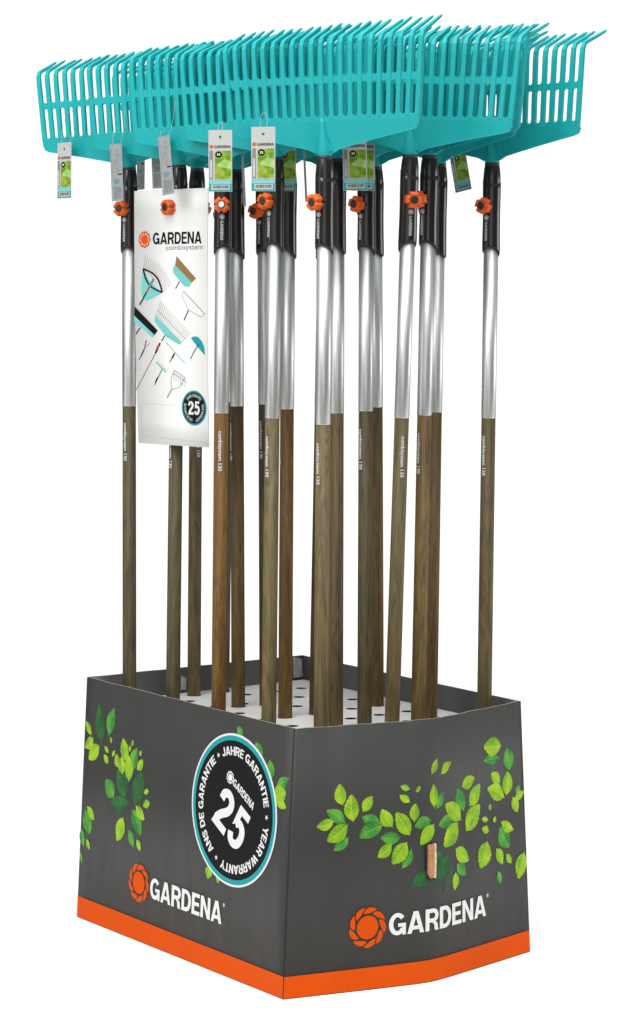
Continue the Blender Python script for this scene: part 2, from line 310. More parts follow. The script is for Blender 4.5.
# ---------------------------------------------------------------- display box
L0 = Vector((-.541, 5.62, .001)); L1 = Vector((-.518, 5.62, .549))
F0 = Vector((-.061, 4.95, .001)); F1 = Vector((-.0373, 4.95, .546))
R0 = Vector((.4686, 5.317, .001)); R1 = Vector((.4486, 5.317, .543))
B0 = Vector((-.0114, 5.987, .001)); B1 = Vector((-.028, 5.987, .547))
WL, WR, HT = .824, .66, .546
NB = Vector((.567, -.823, 0))
def tent(s, s0=.5, e=.05):
    b = (1 / s0 - 1 / (1 - s0)) / 2; c = (1 / s0 + 1 / (1 - s0)) / 2
    return 1 + b * (s - s0) - c * (math.sqrt((s - s0) ** 2 + e * e) - e * .6)
def flat_face(p0, q0, p1, q1):
    return lambda s, t: p0.lerp(q0, s).lerp(p1.lerp(q1, s), t)
f_left = flat_face(L0, F0, L1, F1)
f_rb = flat_face(F0, R0, F1, R1)
def f_right(s, t): return f_rb(s, t) + NB * (.073 * (tent(s) - (tent(0) * (1 - s) + tent(1) * s)))
f_backright = flat_face(R0, B0, R1, B1)
f_backleft = flat_face(B0, L0, B1, L1)
def nrm(f, s, t):
    e = 1e-3; return (f(s + e, t) - f(s - e, t)).cross(f(s, t + e) - f(s, t - e)).normalized()
def mapper(f, w):
    def g(x, y, off): s, t = x / w, y / HT; return f(s, t) + nrm(f, s, t) * off
    return g
mpL, mpR = mapper(f_left, WL), mapper(f_right, WR)

box = tag(link('display_box', None), 'dark grey cardboard floor display box with orange base stripe, leaf print and round 25 badge', 'display box')
box.location = (0, 0, 0)
def panel(f, w, n, name):
    mb = MB(); rows = []; th = .004; trim = .0045 / w
    for i in range(n + 1):
        s = (1 - trim) * i / n
        o0, o1 = f(s, 0), f(s, 1); N0, N1 = nrm(f, s, 0), nrm(f, s, 1)
        # small handling dents along the top rim
        wob = .0008 * math.sin(s * 37) * math.sin(s * 11) if n > 10 else 0
        o1 = o1 + Vector((0, 0, wob))
        rows.append(mb.pts([o0, o1, o1 - N1 * th, o0 - N0 * th]))
    for a, b in zip(rows, rows[1:]):
        mb.face((a[0], b[0], b[1], a[1]), M['board'], n > 10); mb.face((a[1], b[1], b[2], a[2]), M['cut_edge'])
        mb.face((a[2], b[2], b[3], a[3]), M['board_in'], n > 10); mb.face((a[3], b[3], b[0], a[0]), M['cut_edge'])
    mb.face(rows[0], M['board']); mb.face(rows[-1][::-1], M['board'])
    return mb.build(name, box)
pl = panel(f_left, WL, 24, 'side_panel'); prt = panel(f_right, WR, 120, 'side_panel')
pbr = panel(f_backright, .78, 12, 'side_panel'); pbl = panel(f_backleft, .65, 12, 'side_panel')
pl['label'] = 'grey panel with the round warranty badge'; prt['label'] = 'grey panel with a cut slot in the leaf print'
def band(mp, w, y0, y1, parent):
    mb = MB(); n = 120; a = [mb.pts([mp(w * i / n, .001, .0006), mp(w * i / n, y0 + (y1 - y0) * i / n, .0006)]) for i in range(n + 1)]
    for p, q in zip(a, a[1:]): mb.face((p[0], q[0], q[1], p[1]), M['orange_print'])
    return mb.build('orange_stripe', parent)
band(mpL, WL - .0005, .048, .045, pl); band(mpR, WR - .0005, .045, .047, prt)

def leaf(mb, mp, x0, y0, x1, y1, w, k, off):
    """serrated leaf; (x0,y0) tip, (x1,y1) base"""
    dx, dy = x1 - x0, y1 - y0; L = math.hypot(dx, dy); ux, uy = dx / L, dy / L; nx, ny = -uy, ux
    n = 14 if L > .02 else 8; lay = LEAFM[k]; w = w * 1.06
    bend = random.uniform(-.06, .06) * L
    def prof(u): return (math.sin(PI * u ** 1.16)) ** (.82 if w < .55 * L else .68) if 0 < u < 1 else 0.
    def mid(u): return bend * math.sin(PI * u)
    sides = []
    flip = random.random() < .5
    for sg in (-1, 1):
        mr = []; er = []
        for i in range(n + 1):
            u = i / n; h = prof(u) * w / 2
            if 0 < i < n and L > .02: h *= 1.05 if i % 2 else .96
            mr.append((x0 + ux * L * u + nx * mid(u), y0 + uy * L * u + ny * mid(u)))
            uu = u - (.025 if i % 2 else 0)
            er.append((x0 + ux * L * uu + nx * (mid(u) + sg * h), y0 + uy * L * uu + ny * (mid(u) + sg * h)))
        a = mb.pts([mp(px, py, off) for px, py in mr]); b = mb.pts([mp(px, py, off) for px, py in er])
        m = lay[0] if (sg > 0) != flip else lay[1]
        for i in range(n):
            if i == 0: mb.face((a[0], a[1], b[1]) , m)
            elif i == n - 1: mb.face((a[i], a[i + 1], b[i]), m)
            else: mb.face((a[i], a[i + 1], b[i + 1], b[i]), m)
    if L > .018:
        P = lambda u, q: (x0 + ux * L * u + nx * (mid(u) + q), y0 + uy * L * u + ny * (mid(u) + q))
        line(mb, mp, [P(.08, 0), P(.35, 0), P(.65, 0), P(1.03, 0)], .0011, lay[2], off + .000008)
        for u in (.3, .45, .6, .75):
            for sg in (-1, 1): line(mb, mp, [P(u + .06, 0), P(u - .07, sg * prof(u - .07) * w * .38)], .0005, lay[2], off + .000004)
for nm, mp, data, par in (('leaf_print', mpL, LEAVES_LEFT, pl), ('leaf_print', mpR, LEAVES_RIGHT, prt)):
    mb = MB()
    order = sorted(range(len(data)), key=lambda i: -data[i][5])
    for q, i in enumerate(order):
        leaf(mb, mp, *data[i], .0004 + q * .000008)
    mb.build(nm, par)
# brand prints
for mp, par, sx, sy, tx, tw, ty in ((mpL, pl, .2608, .1270, .3085, .283, .1035), (mpR, prt, .1815, .1285, .2305, .279, .1060)):
    mb = MB(); sun(mb, mp, sx, sy, .0415, M['orange_print'], .0012)
    text(mb, mp, 'GARDENA', tx, ty, tw, .0455, M['white_print'], off=.0012, bold=.045)
    text(mb, mp, '®', tx + tw + .003, ty + .038, .0075, .0075, M['white_print'], off=.0012, bold=.01)
    mb.build('brand_print', par)
# warranty badge (round sticker)
mb = MB(); bx, by = .6185, .3475
mbw = MB()
ring_o = [mpL(bx + .1585 * math.sin(2 * PI * k / 96), by + .1585 * math.cos(2 * PI * k / 96), .0008) for k in range(96)]
ring_t = [mpL(bx + .1585 * math.sin(2 * PI * k / 96), by + .1585 * math.cos(2 * PI * k / 96), .0016) for k in range(96)]
mb.prism(ring_o[::-1], ring_t[::-1], M['white_print'])
disc(mb, mpL, bx, by, .1540, M['teal_print'], .0018, 96)
disc(mb, mpL, bx, by, .1440, M['black_print'], .0019, 96)
badge = mb.build('warranty_badge', pl)
mb = MB(); o = .0021; wp = M['white_print']
ring_text(mb, mpL, 'JAHRE GARANTIE', bx, by, .1225, .0185, -24, 78, wp, o)
ring_text(mb, mpL, 'YEAR WARRANTY', bx, by, .1225, .0185, 97, 198, wp, o)
ring_text(mb, mpL, 'ANS DE GARANTIE', bx, by, .1225, .0185, 216, 321.5, wp, o)
for a in (-31, 87.5, 207):
    A = math.radians(a); cx, cy = bx + .1225 * math.sin(A), by + .1225 * math.cos(A)
    mb.poly([mpL(cx + (.0062 if k % 2 == 0 else .0026) * math.sin(A + PI * k / 5), cy + (.0062 if k % 2 == 0 else .0026) * math.cos(A + PI * k / 5), o) for k in range(10)][::-1], wp)
an = math.radians(-28)
text(mb, mpL, '25', bx - .0060, by - .0195, .118, .094, wp, ang=an, off=o, bold=.055, center=True)
sun(mb, mpL, .6030, .4130, .0135, wp, o)
text(mb, mpL, 'GARDENA', .6545, .3865, .088, .0165, wp, ang=an, off=o, bold=.05, center=True)
mb.build('badge_print', pl)
# slot with corrugated tab
mb = MB()
def slotpt(x, y, off): return mpR(x, y, off)
mb.poly([slotpt(.3150, .2885, .0029), slotpt(.3205, .2905, .0029), slotpt(.3205, .2145, .0029), slotpt(.3150, .2225, .0029)][::-1], M['void'])
mb.poly([slotpt(.3180, .2870, .0031), slotpt(.3440, .2885, .0031), slotpt(.3445, .2130, .0031), slotpt(.3205, .2110, .0031)][::-1], M['void'])
mb.build('slot', prt)
mb = MB()
a = [(.3195, .2860), (.3335, .2862), (.3335, .2200), (.3260, .2160), (.3195, .2260)]
mb.prism([slotpt(x, y, .001) for x, y in a][::-1], [slotpt(x, y, .009) for x, y in a][::-1], M['kraft'])
b = [(.3340, .2875), (.3400, .2868), (.3412, .2500), (.3398, .2150), (.3340, .2165)]
mb.prism([slotpt(x, y, .001) for x, y in b][::-1], [slotpt(x, y, .0065) for x, y in b][::-1], M['kraft_light'])
mb.build('cardboard_tab', prt)
# fold line by the front corner
mb = MB(); mb.tube([mpL(WL - .0008, .002, .0003), mpL(WL - .0008, HT - .002, .0003)], .0012, M['void'], 6); mb.build('fold_seam', pl)

# ---------------------------------------------------------------- rakes: where each one stands
# name: x at shelf level and distance there, x at the neck and distance there, height shift, knob turn, head turn, head roll
CXP, FP, HC = 313.5, 2457., 1.4
RK = [  # key, base px, base dist, top px, top dist, boundary y, knob turn, head turn, roll, wood
 ('A', 129.5, 5.56, 129.0, 5.56, 406, 30, 27, -2, 'olive'),
 ('B', 172.7, 5.42, 179.2, 5.401, 412, 44, 30.4, -2.5, 'olive'),
 ('C', 194.0, 5.736, 197.3, 5.74, 404, -32, 31, -1, 'olive2'),
 ('I', 222.7, 5.79, 229.5, 5.79, 402, 36, 31, -1, 'brown_dark'),
 ('D', 218.5, 5.25, 223.3, 5.25, 413, 2, 30, -1, 'orange'),
 ('E', 238.3, 5.575, 236.0, 5.56, 406, 60, 31, -1, 'brown'),
 ('H', 266.3, 5.6, 264.0, 5.58, 404, 36, 32, -1, 'olive_dark'),
 ('G', 285.2, 5.428, 288.5, 5.43, 409, 70, 31, -1, 'orange2'),
 ('F', 268.6, 5.13, 275.5, 5.15, 418, 38, 32, -1.5, 'pale'),
 ('L', 316.0, 5.474, 326, 5.47, 405, -60, 31, -1, 'olive_dark'),
 ('K', 335.8, 5.25, 337.5, 5.26, 413, 95, 31, -1, 'brown_dark'),
 ('J', 321.0, 5.08, 325.0, 5.00, 423, 40, 31, -2, 'pale'),
 ('N', 377.0, 5.589, 375.2, 5.58, 407, 100, 30, -1, 'brown'),
 ('M', 364.5, 5.20, 366.6, 5.22, 411, 42, 31, -1, 'olive_dark2'),
 ('O', 391.6, 5.15, 410.5, 5.10, 417, -14, 24, 0, 'olive2'),
 ('Q', 430.0, 5.33, 439.0, 5.34, 412, 100, 46, 0, 'brown'),
 ('P', 418.0, 5.19, 429.8, 5.18, 415, 44, 36, 0.3, 'streak'),
 ('R', 484.0, 5.29, 492.3, 5.29, 418, 38, 38, -1, 'olive3'),
]
WOODS = {
 'olive': wood('wood_olive_grey', (0.0395, 0.0343, 0.0149), (0.0848, 0.0693, 0.0311)),
 'olive2': wood('wood_olive_tan', (0.0460, 0.0351, 0.0144), (0.1021, 0.0757, 0.0328)),
 'olive3': wood('wood_greenish_brown', (0.0438, 0.0313, 0.0132), (0.0935, 0.0682, 0.0294)),
 'olive_dark': wood('wood_dark_olive', (0.0287, 0.0229, 0.0100), (0.0675, 0.0511, 0.0223)),
 'olive_dark2': wood('wood_deep_olive', (0.0352, 0.0287, 0.0119), (0.0827, 0.0632, 0.0274)),
 'brown': wood('wood_brown', (0.0446, 0.0265, 0.0077), (0.0946, 0.0584, 0.0178)),
 'brown_dark': wood('wood_dark_brown', (0.0395, 0.0268, 0.0110), (0.0913, 0.0618, 0.0256)),
 'orange': wood('wood_orange_brown', (0.0655, 0.0310, 0.0068), (0.1431, 0.0717, 0.0168)),
 'orange2': wood('wood_russet', (0.0525, 0.0265, 0.0064), (0.1150, 0.0605, 0.0154)),
 'pale': wood('wood_pale_tan', (0.0590, 0.0442, 0.0187), (0.1323, 0.0985, 0.0437)),
 'streak': wood('wood_streaked_tan', (0.0525, 0.0381, 0.0122), (0.1388, 0.0852, 0.0279)),
}
NECK = dict(A=167.5, B=164.7, C=168.4, F=157, J=154, K=158.6, N=166.5, O=153.4, P=155, Q=163.6, R=162.7)
ROWS = {}
for r in RK:
    k, pb, db, pt, dt, yb, tk, th_, roll, wd = r
    b = Vector(((pb - CXP) * db / FP, db, .491)); t = Vector(((pt - CXP) * dt / FP, dt, 1.72))
    d = (t - b).normalized(); base = b + d * ((.008 - b.z) / d.z)
    dm = db + (dt - db) * .55; zb = HC - (yb - 305) * dm / FP
    yn = NECK.get(k); dz = 0 if yn is None else max(-.03, min(.03, HC - (yn - 305) * dt / FP - 1.707))
    ROWS[k] = dict(dzb=zb - dz - 1.172, base=base, dir=d, dz=dz, shelf=b, top=t, tk=tk, th=th_, roll=roll, wood=wd)

# ---------------------------------------------------------------- shelf with holes
def shelf_z(): return .491
def inset(p, c, m): v = (p - c); return p - v.normalized() * m
cor = [f_left(0, .9), f_left(1, .9)] + [f_right(s, .9) for s in (.15, .3, .42, .5, .58, .7, .85)] + [f_right(1, .9), f_backright(1, .9)]
cen = sum(cor, Vector()) / len(cor)
cor = [inset(p, cen, .009) for p in cor]
cu = bpy.data.curves.new('shelf', 'CURVE'); cu.dimensions = '2D'; cu.fill_mode = 'BOTH'; cu.extrude = .0004
def spl(ps):
    sp = cu.splines.new('POLY'); sp.points.add(len(ps) - 1)
    for i, p in enumerate(ps): sp.points[i].co = (p[0], p[1], 0, 1)
    sp.use_cyclic_u = True
spl([(p.x, p.y) for p in cor])
hs = [(v['shelf'].x, v['shelf'].y) for v in ROWS.values()]; used = []
def circ(x, y, r, n=24): return [(x + r * math.cos(2 * PI * k / n), y + r * math.sin(2 * PI * k / n)) for k in range(n)]
def inside(x, y, m):
    n = len(cor)
    for i in range(n):
        a, b = cor[i], cor[(i + 1) % n]; ex, ey = b.x - a.x, b.y - a.y; l = math.hypot(ex, ey)
        if (ex * (y - a.y) - ey * (x - a.x)) / l < m: return False
    return True
for x, y in hs:
    if inside(x, y, .019) and all(math.hypot(x - a, y - b) > .037 for a, b in used): spl(circ(x, y, .0172)); used.append((x, y))
for m_ in range(-9, 10):
    for n_ in range(-9, 10):
        x = -.0337 + .060 * m_ + .064 * n_; y = 5.712 - .083 * m_ + .048 * n_
        if inside(x, y, .03) and all(math.hypot(x - a, y - b) > .034 for a, b in used): spl(circ(x, y, .0140)); used.append((x, y))
oc = bpy.data.objects.new('tmp', cu); COL.objects.link(oc)
me = bpy.data.meshes.new_from_object(oc.evaluated_get(bpy.context.evaluated_depsgraph_get())); bpy.data.objects.remove(oc)
me.materials.clear(); me.materials.append(M['shelf'])
sh = link('shelf', me, box); sh.location = (0, 0, .4885)
# added black board under the perforated shelf, makes its holes read dark
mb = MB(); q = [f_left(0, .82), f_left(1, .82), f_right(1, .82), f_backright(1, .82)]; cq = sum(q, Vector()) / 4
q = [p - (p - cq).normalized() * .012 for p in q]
mb.prism([Vector((p.x, p.y, .436)) for p in q], [Vector((p.x, p.y, .440)) for p in q], M['void']); mb.build('hole_shade_board', box)
# corner tab whose grey also paints the lit wall beside it; a grey strip
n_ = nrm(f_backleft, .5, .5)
for nm, s0, s1, t0, t1 in (('lit_corner_tab', .008, .050, .905, .995), ('grey_strip', .560, .583, .905, .965)):
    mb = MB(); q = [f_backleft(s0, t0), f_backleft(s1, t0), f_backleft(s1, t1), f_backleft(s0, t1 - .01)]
    mb.prism([p - n_ * .0045 for p in q], [p - n_ * .0065 for p in q], M['wall_piece']); mb.build(nm, box)

# ---------------------------------------------------------------- rake parts (shared meshes; local z = height above rake foot)
Z0 = .008
ZB, ZS, ZK, ZN = 1.172 - Z0, 1.522 - Z0, 1.613 - Z0, 1.707 - Z0
def wooden_mesh(dzb):
    mb = MB(); m = M['board']; ZB = globals()['ZB'] + dzb
    mb.lathe([(.010, 0), (.0145, .004), (.0156, .02), (.0156, .6), (.0152, ZB)], m, 32); return mb
def tube_mesh(dzb):
    mb = MB(); ZB = globals()['ZB'] + dzb; mb.lathe([(.0140, ZB - .002), (.0152, ZB), (.0158, ZB + .0012), (.0158, ZS + .03)], M['alu'], 40); return mb.mesh('metal_tube')
def sleeve_mesh():
    mb = MB(); K = M['black']
    def zf(z, a):
        if z < ZS + .012: return z + .004 - .024 * (1 - math.cos(a - .25)) / 2 * (1 if z < ZS + .01 else .9)
        if ZN - .05 < z < ZN - .03: return z + .007 * math.cos(a + 2.2)
        return z
    prof = [(.0166, ZS + .0015), (.0186, ZS), (.0192, ZS + .003), (.0194, ZS + .011)]
    prof += [(.0188, ZS + .05), (.0187, ZK - .02), (.0193, ZK + .01), (.0196, ZN - .055), (.0196, ZN - .0405), (.0188, ZN - .0392), (.0190, ZN - .038), (.0184, ZN - .026), (.0170, ZN - .012), (.0156, ZN - .005)]
    mb.lathe(prof, K, 48, zf, cap=False)
    return mb.mesh('grip_sleeve')
def collar_mesh():
    mb = MB(); mb.lathe([(.0140, ZN - .008), (.0160, ZN - .0065), (.0158, ZN - .001), (.0145, ZN + .001), (.0135, ZN + .002)], M['black_matt'], 40); return mb.mesh('collar')
def wrap(r, az0=0.):
    # (x along shaft downwards, y up the letter) wrapped round the shaft, read with the head tilted right
    def g(x, y, off):
        a = az0 + y / r; R_ = r + off; return Vector((R_ * math.sin(a), -R_ * math.cos(a), -x))
    return g
def wood_text():
    mb = MB(); w = wrap(.0154)
    text(mb, lambda x, y, o: w(x, y - .004, o), 'combisystem 130', -(ZB - .038), 0, .085, .0078, M['white_print'], off=.0006, bold=.015)
    return mb.mesh('lettering')
def sleeve_text():
    mb = MB(); w = wrap(.0194)
    text(mb, lambda x, y, o: w(x, y - .0035, o), 'GARDENA', -(ZK - .033), 0, .042, .0062, M['light_grey_print'], off=.0007, bold=.04)
    sun(mb, lambda x, y, o: w(x, y, o), -(ZK - .025), 0, .0055, M['light_grey_print'], .0007)
    # no highlight strip is drawn; the gloss comes from the sleeve material
    return mb.mesh('lettering')
def knob_mesh():
    mb = MB(); n = 64
    def ring(y, k, sc=1.):
        out = []
        for i in range(n):
            a = 2 * PI * i / n; dl = ((math.degrees(a) + 45) % 90) - 45; dd = (45 - abs(dl)) / 13.; r = (min(.0190, .0170 / math.cos(math.radians(dl))) - .0074 * math.exp(-dd * dd) * k - .0010 * (1 - k)) * sc
            out.append((r * math.sin(a), y, r * math.cos(a)))
        return out
    rs = [ring(-.023, .5, .55), ring(-.0235, 1, .9), ring(-.025, 1, 1.), ring(-.037, 1, 1.), ring(-.0405, 1, .93), ring(-.0425, .6, .66), ring(-.042, 0, .50), ring(-.040, 0, .47)]
    ids = [mb.pts(r) for r in rs]
    for a, b in zip(ids, ids[1:]):
        for k in range(n): mb.face((a[k], b[k], b[(k + 1) % n], a[(k + 1) % n]), M['knob'], True)
    mb.face(ids[0], M['knob']); mb.face(ids[-1][::-1], M['knob'])
    for v in range(len(mb.v)): mb.v[v] = (mb.v[v][0], mb.v[v][1], mb.v[v][2] + ZK)
    return mb.mesh('knob')
def cap_mesh(m, h=.0425, q=None):
    mb = MB(); n = 24
    def ring(y, r): return [(r * math.sin(2 * PI * k / n), y, ZK + r * math.cos(2 * PI * k / n)) for k in range(n)]
    ids = [mb.pts(ring(y, r)) for y, r in ((-.0405, .0084), (-h, .0084), (-h - .0012, .0070))]
    mm = m if q is None else M['void_cap']
    if q: ids = [mb.pts(ring(y, r)) for y, r in ((-.0405, .0086), (-.0422, .0086), (-.0426, .0076))]
    for a, b in zip(ids, ids[1:]):
        for k in range(n): mb.face((a[k], b[k], b[(k + 1) % n], a[(k + 1) % n]), mm, True)
    mb.face(ids[-1][::-1], mm)
    if q:
        ids = [mb.pts(ring(y, r)) for y, r in ((-.042, q), (-h, q), (-h - .001, q * .7))]
        for a, b in zip(ids, ids[1:]):
            for k in range(n): mb.face((a[k], b[k], b[(k + 1) % n], a[(k + 1) % n]), m, True)
        mb.face(ids[-1][::-1], m)
    return mb.mesh('knob_cap')
def stem_mesh():
    mb = MB(); n = 20
    def ring(y, r): return [(r * math.sin(2 * PI * k / n), y, ZK + r * math.cos(2 * PI * k / n)) for k in range(n)]
    ids = [mb.pts(ring(y, r)) for y, r in ((-.014, .013), (-.020, .0115), (-.0245, .010))]
    for a, b in zip(ids, ids[1:]):
        for k in range(n): mb.face((a[k], b[k], b[(k + 1) % n], a[(k + 1) % n]), M['black'], True)
    mb.face(ids[-1][::-1], M['black']); return mb.mesh('knob_stem')
# head
HW = .220; NT = 21; ZSL = 1.787 - Z0; ZC = 1.861 - Z0; ZBD = 1.940 - Z0; YP = -.006
PIT = 2 * HW / (NT - 1); FAN = .080; TW = .0054       # half width of a tine
def head_mesh():
    mb = MB(); T = M['teal']; th = .0028
    xs = [-HW + PIT * i for i in range(NT)]
    top = []
    for i, x in enumerate(xs):
        top += [(x - TW, ZSL + .004), (x + TW, ZSL + .004)]
        if i < NT - 1:
            g0, g1 = x + TW, xs[i + 1] - TW; r = (g1 - g0) / 2; c = (g0 + g1) / 2
            for k in range(1, 6):
                a = PI + PI * k / 6; top.append((c + r * math.cos(a), ZSL + .004 + r * math.sin(a)))
    ZF = ZSL - .008          # fold line under the slots
    def yp(z): return YP + max(0, (ZF - z)) * .09
    lo = []
    ex = HW + TW - .001; zc = 1.757 - Z0
    right_edge = [(ex, ZF), (ex - .001, zc + .012), (ex - .006, zc + .002), (ex - .016, zc - .002)]
    low = []
    for k in range(1, 13):
        u = k / 13; x = (ex - .016) * (1 - u) + .020 * u
        low.append((x, (zc - .002) * (1 - u) + (1.716 - Z0) * u + .0012 * math.sin(PI * u)))
    tri = right_edge[1:] + low + [(.020, 1.712 - Z0), (-.020, 1.712 - Z0)] + [(-x, z) for x, z in reversed(low)] + [(-x, z) for x, z in reversed(right_edge[1:])]
    # upper slotted strip: planar
    up = top + [(ex, ZF), (-ex, ZF)]
    F = mb.pts([(x, YP - th, z) for x, z in up]); Bk = mb.pts([(x, YP + th, z) for x, z in up]); n = len(up)
    mb.face(F[::-1], T); mb.face(Bk, T)
    for k in range(n - 2 + 1):
        if k == n - 2: continue
        mb.face((F[k], F[(k + 1) % n], Bk[(k + 1) % n], Bk[k]), T)
    mb.face((F[n - 1], F[0], Bk[0], Bk[n - 1]), T)
    # lower triangular web, folded forward towards the socket
    lo = [(ex, ZF)] + tri + [(-ex, ZF)]
    def yy(x, z): return yp(z)
    F2 = mb.pts([(x, yy(x, z) - th, z) for x, z in lo]); B2 = mb.pts([(x, yy(x, z) + th, z) for x, z in lo]); n = len(lo)
    mb.face(F2, T); mb.face(B2[::-1], T)
    for k in range(n - 1): mb.face((F2[k], B2[k], B2[k + 1], F2[k + 1]), T)
    # turned-back rim along the lower edge
    rim = lo[1:-1]
    r0 = mb.pts([(x, yy(x, z) - th - .0004, z - .0008) for x, z in rim]); r1 = mb.pts([(x, yy(x, z) + .0065, z + .0012) for x, z in rim]); r2 = mb.pts([(x * .993, yy(x, z) + .0065, z + .0036) for x, z in rim]); r3 = mb.pts([(x * .993, yy(x, z) - th - .0004, z + .0024) for x, z in rim])
    m = len(rim)
    for q0, q1 in ((r0, r1), (r1, r2), (r2, r3), (r3, r0)):
        for k in range(m - 1): mb.face((q0[k], q0[k + 1], q1[k + 1], q1[k]), T, False)
    # crossbar: little bridges with rounded corners between the tines
    xs = [x * (1 + FAN * (ZC - ZSL) / HW) for x in xs]
    for i in range(NT - 1):
        g0, g1 = xs[i] + TW - .002, xs[i + 1] - TW + .002; w = xs[i + 1] - TW - xs[i] - TW; c = (g0 + g1) / 2; r = w / 2
        ps = [(g0, ZC + .0075 + r * .8)]
        for k in range(0, 7):
            a = PI - PI * k / 6; ps.append((c + r * math.cos(a), ZC + .0065 + r * .8 - r * .8 * math.sin(a)))
        ps.append((g1, ZC + .0075 + r * .8)); ps.append((g1, ZC - .0075 - r * .8))
        for k in range(0, 7):
            a = PI * k / 6; ps.append((c + r * math.cos(a), ZC - .0065 - r * .8 + r * .8 * math.sin(a)))
        ps.append((g0, ZC - .0075 - r * .8))
        mb.prism([(x, YP - .0024, z) for x, z in ps], [(x, YP + .0024, z) for x, z in ps], T)
    return mb.mesh('rake_head')
def tine_mesh():
    mb = MB(); T = M['teal']
    # centreline in the y-z plane: straight up, short bend, then the long prong running back and up
    cl = [(YP, ZSL - .004), (YP, ZSL + .03), (YP, ZBD - .02), (YP + .001, ZBD - .006), (YP + .006, ZBD + .004), (YP + .015, ZBD + .0085), (YP + .045, ZBD + .0205), (YP + .078, ZBD + .0345), (YP + .085, ZBD + .0375)]
    wd = [TW + .0002, TW + .0001, TW - .0003, TW - .0006, TW - .0010, TW - .0013, TW - .0018, TW - .0026, TW - .0040]
    tk = [.0034, .0040, .0042, .0042, .0040, .0036, .0032, .0026, .0014]
    rows = []
    cl = [(y, z - ZSL) for y, z in cl]
    for i, (y, z) in enumerate(cl):
        a = cl[max(i - 1, 0)]; b = cl[min(i + 1, len(cl) - 1)]; ty, tz = b[0] - a[0], b[1] - a[1]; l = math.hypot(ty, tz); ny, nz = -tz / l, ty / l
        w, t = wd[i], tk[i]; c = .0010
        sec = [(-w + c, t), (w - c, t), (w, t - c), (w, -t + c), (w - c, -t), (-w + c, -t), (-w, -t + c), (-w, t - c)]
        rows.append(mb.pts([(x, y + ny * q, z + nz * q) for x, q in sec]))
    for a, b in zip(rows, rows[1:]):
        for k in range(8): mb.face((a[k], a[(k + 1) % 8], b[(k + 1) % 8], b[k]), T, False)
    mb.face(rows[0][::-1], T); mb.face(rows[-1], T)
    return bevel(mb.mesh('tine'), .0003, 1, 60) if False else mb.mesh('tine')
def socket_mesh():
    mb = MB(); mb.lathe([(.0152, ZN - .0005), (.0160, ZN + .0015), (.0152, ZN + .012), (.0125, ZN + .028), (.0085, ZN + .048), (.0050, ZN + .066), (.0034, ZN + .076)], M['teal'], 32)
    mb.v = [(x, y - .0085 * max(0, (z - ZN - .01)) / .066, z) for x, y, z in mb.v]
    # shoulder webs that blend the socket into the plate
    for sg in (-1, 1):
        a = [(sg * .010, .001, ZN + .006), (sg * .021, .001, ZN + .010), (sg * .013, .000, ZN + .03), (sg * .005, -.002, ZN + .06)]
        b = [(x, y - .008 if i != 1 else y - .005, z) for i, (x, y, z) in enumerate(a)]
        mb.prism(a, b, M['teal'])
    return mb.mesh('socket')
ME = dict(sleeve=sleeve_mesh(), collar=collar_mesh(), wt=wood_text(), st=sleeve_text(), knob=knob_mesh(), cap=cap_mesh(M['void_cap']), capw=cap_mesh(M['white_cap'], .0445, .0064), stem=stem_mesh(), head=head_mesh(), tine=tine_mesh(), socket=socket_mesh())
RL = {
 'A': 'teal rake farthest left on a grey olive handle, head sticking out past the box',
 'B': 'teal rake whose orange knob carries the white cardboard sign, grey olive handle',
 'C': 'teal rake hidden behind the right half of the white sign, foot showing on the shelf',
 'I': 'teal rake at the back, nearly hidden behind the orange brown handle',
 'D': 'teal rake on the warm orange brown handle just right of the white sign',
 'E': 'teal rake on the brown handle touching the right side of the orange brown one',
 'H': 'teal rake with dark olive handle peeking out left of a pale tan handle',
 'G': 'teal rake with russet handle right behind the pale handle above the round badge',
 'F': 'teal rake with pale tan handle left of the front corner, hang tag on its neck',
 'L': 'teal rake almost hidden behind the frontmost handle, a dark sliver on its left',
 'K': 'teal rake on a dark brown handle pressed against the right of the frontmost handle',
 'J': 'frontmost teal rake, complete wide head facing the viewer above the front corner of the box',
 'N': 'teal rake with brown handle behind the deep olive handle right of the middle',
 'M': 'teal rake with deep olive handle right of the middle, hang tags across its neck',
 'O': 'teal rake on the visibly slanting handle leaning to the upper right',
 'Q': 'teal rake on narrow brown handle behind and right of the streaked tan handle',
 'P': 'teal rake with streaked tan handle just right of the slanting one',
 'R': 'teal rake standing alone at the far right, whole handle clear of the others',
}
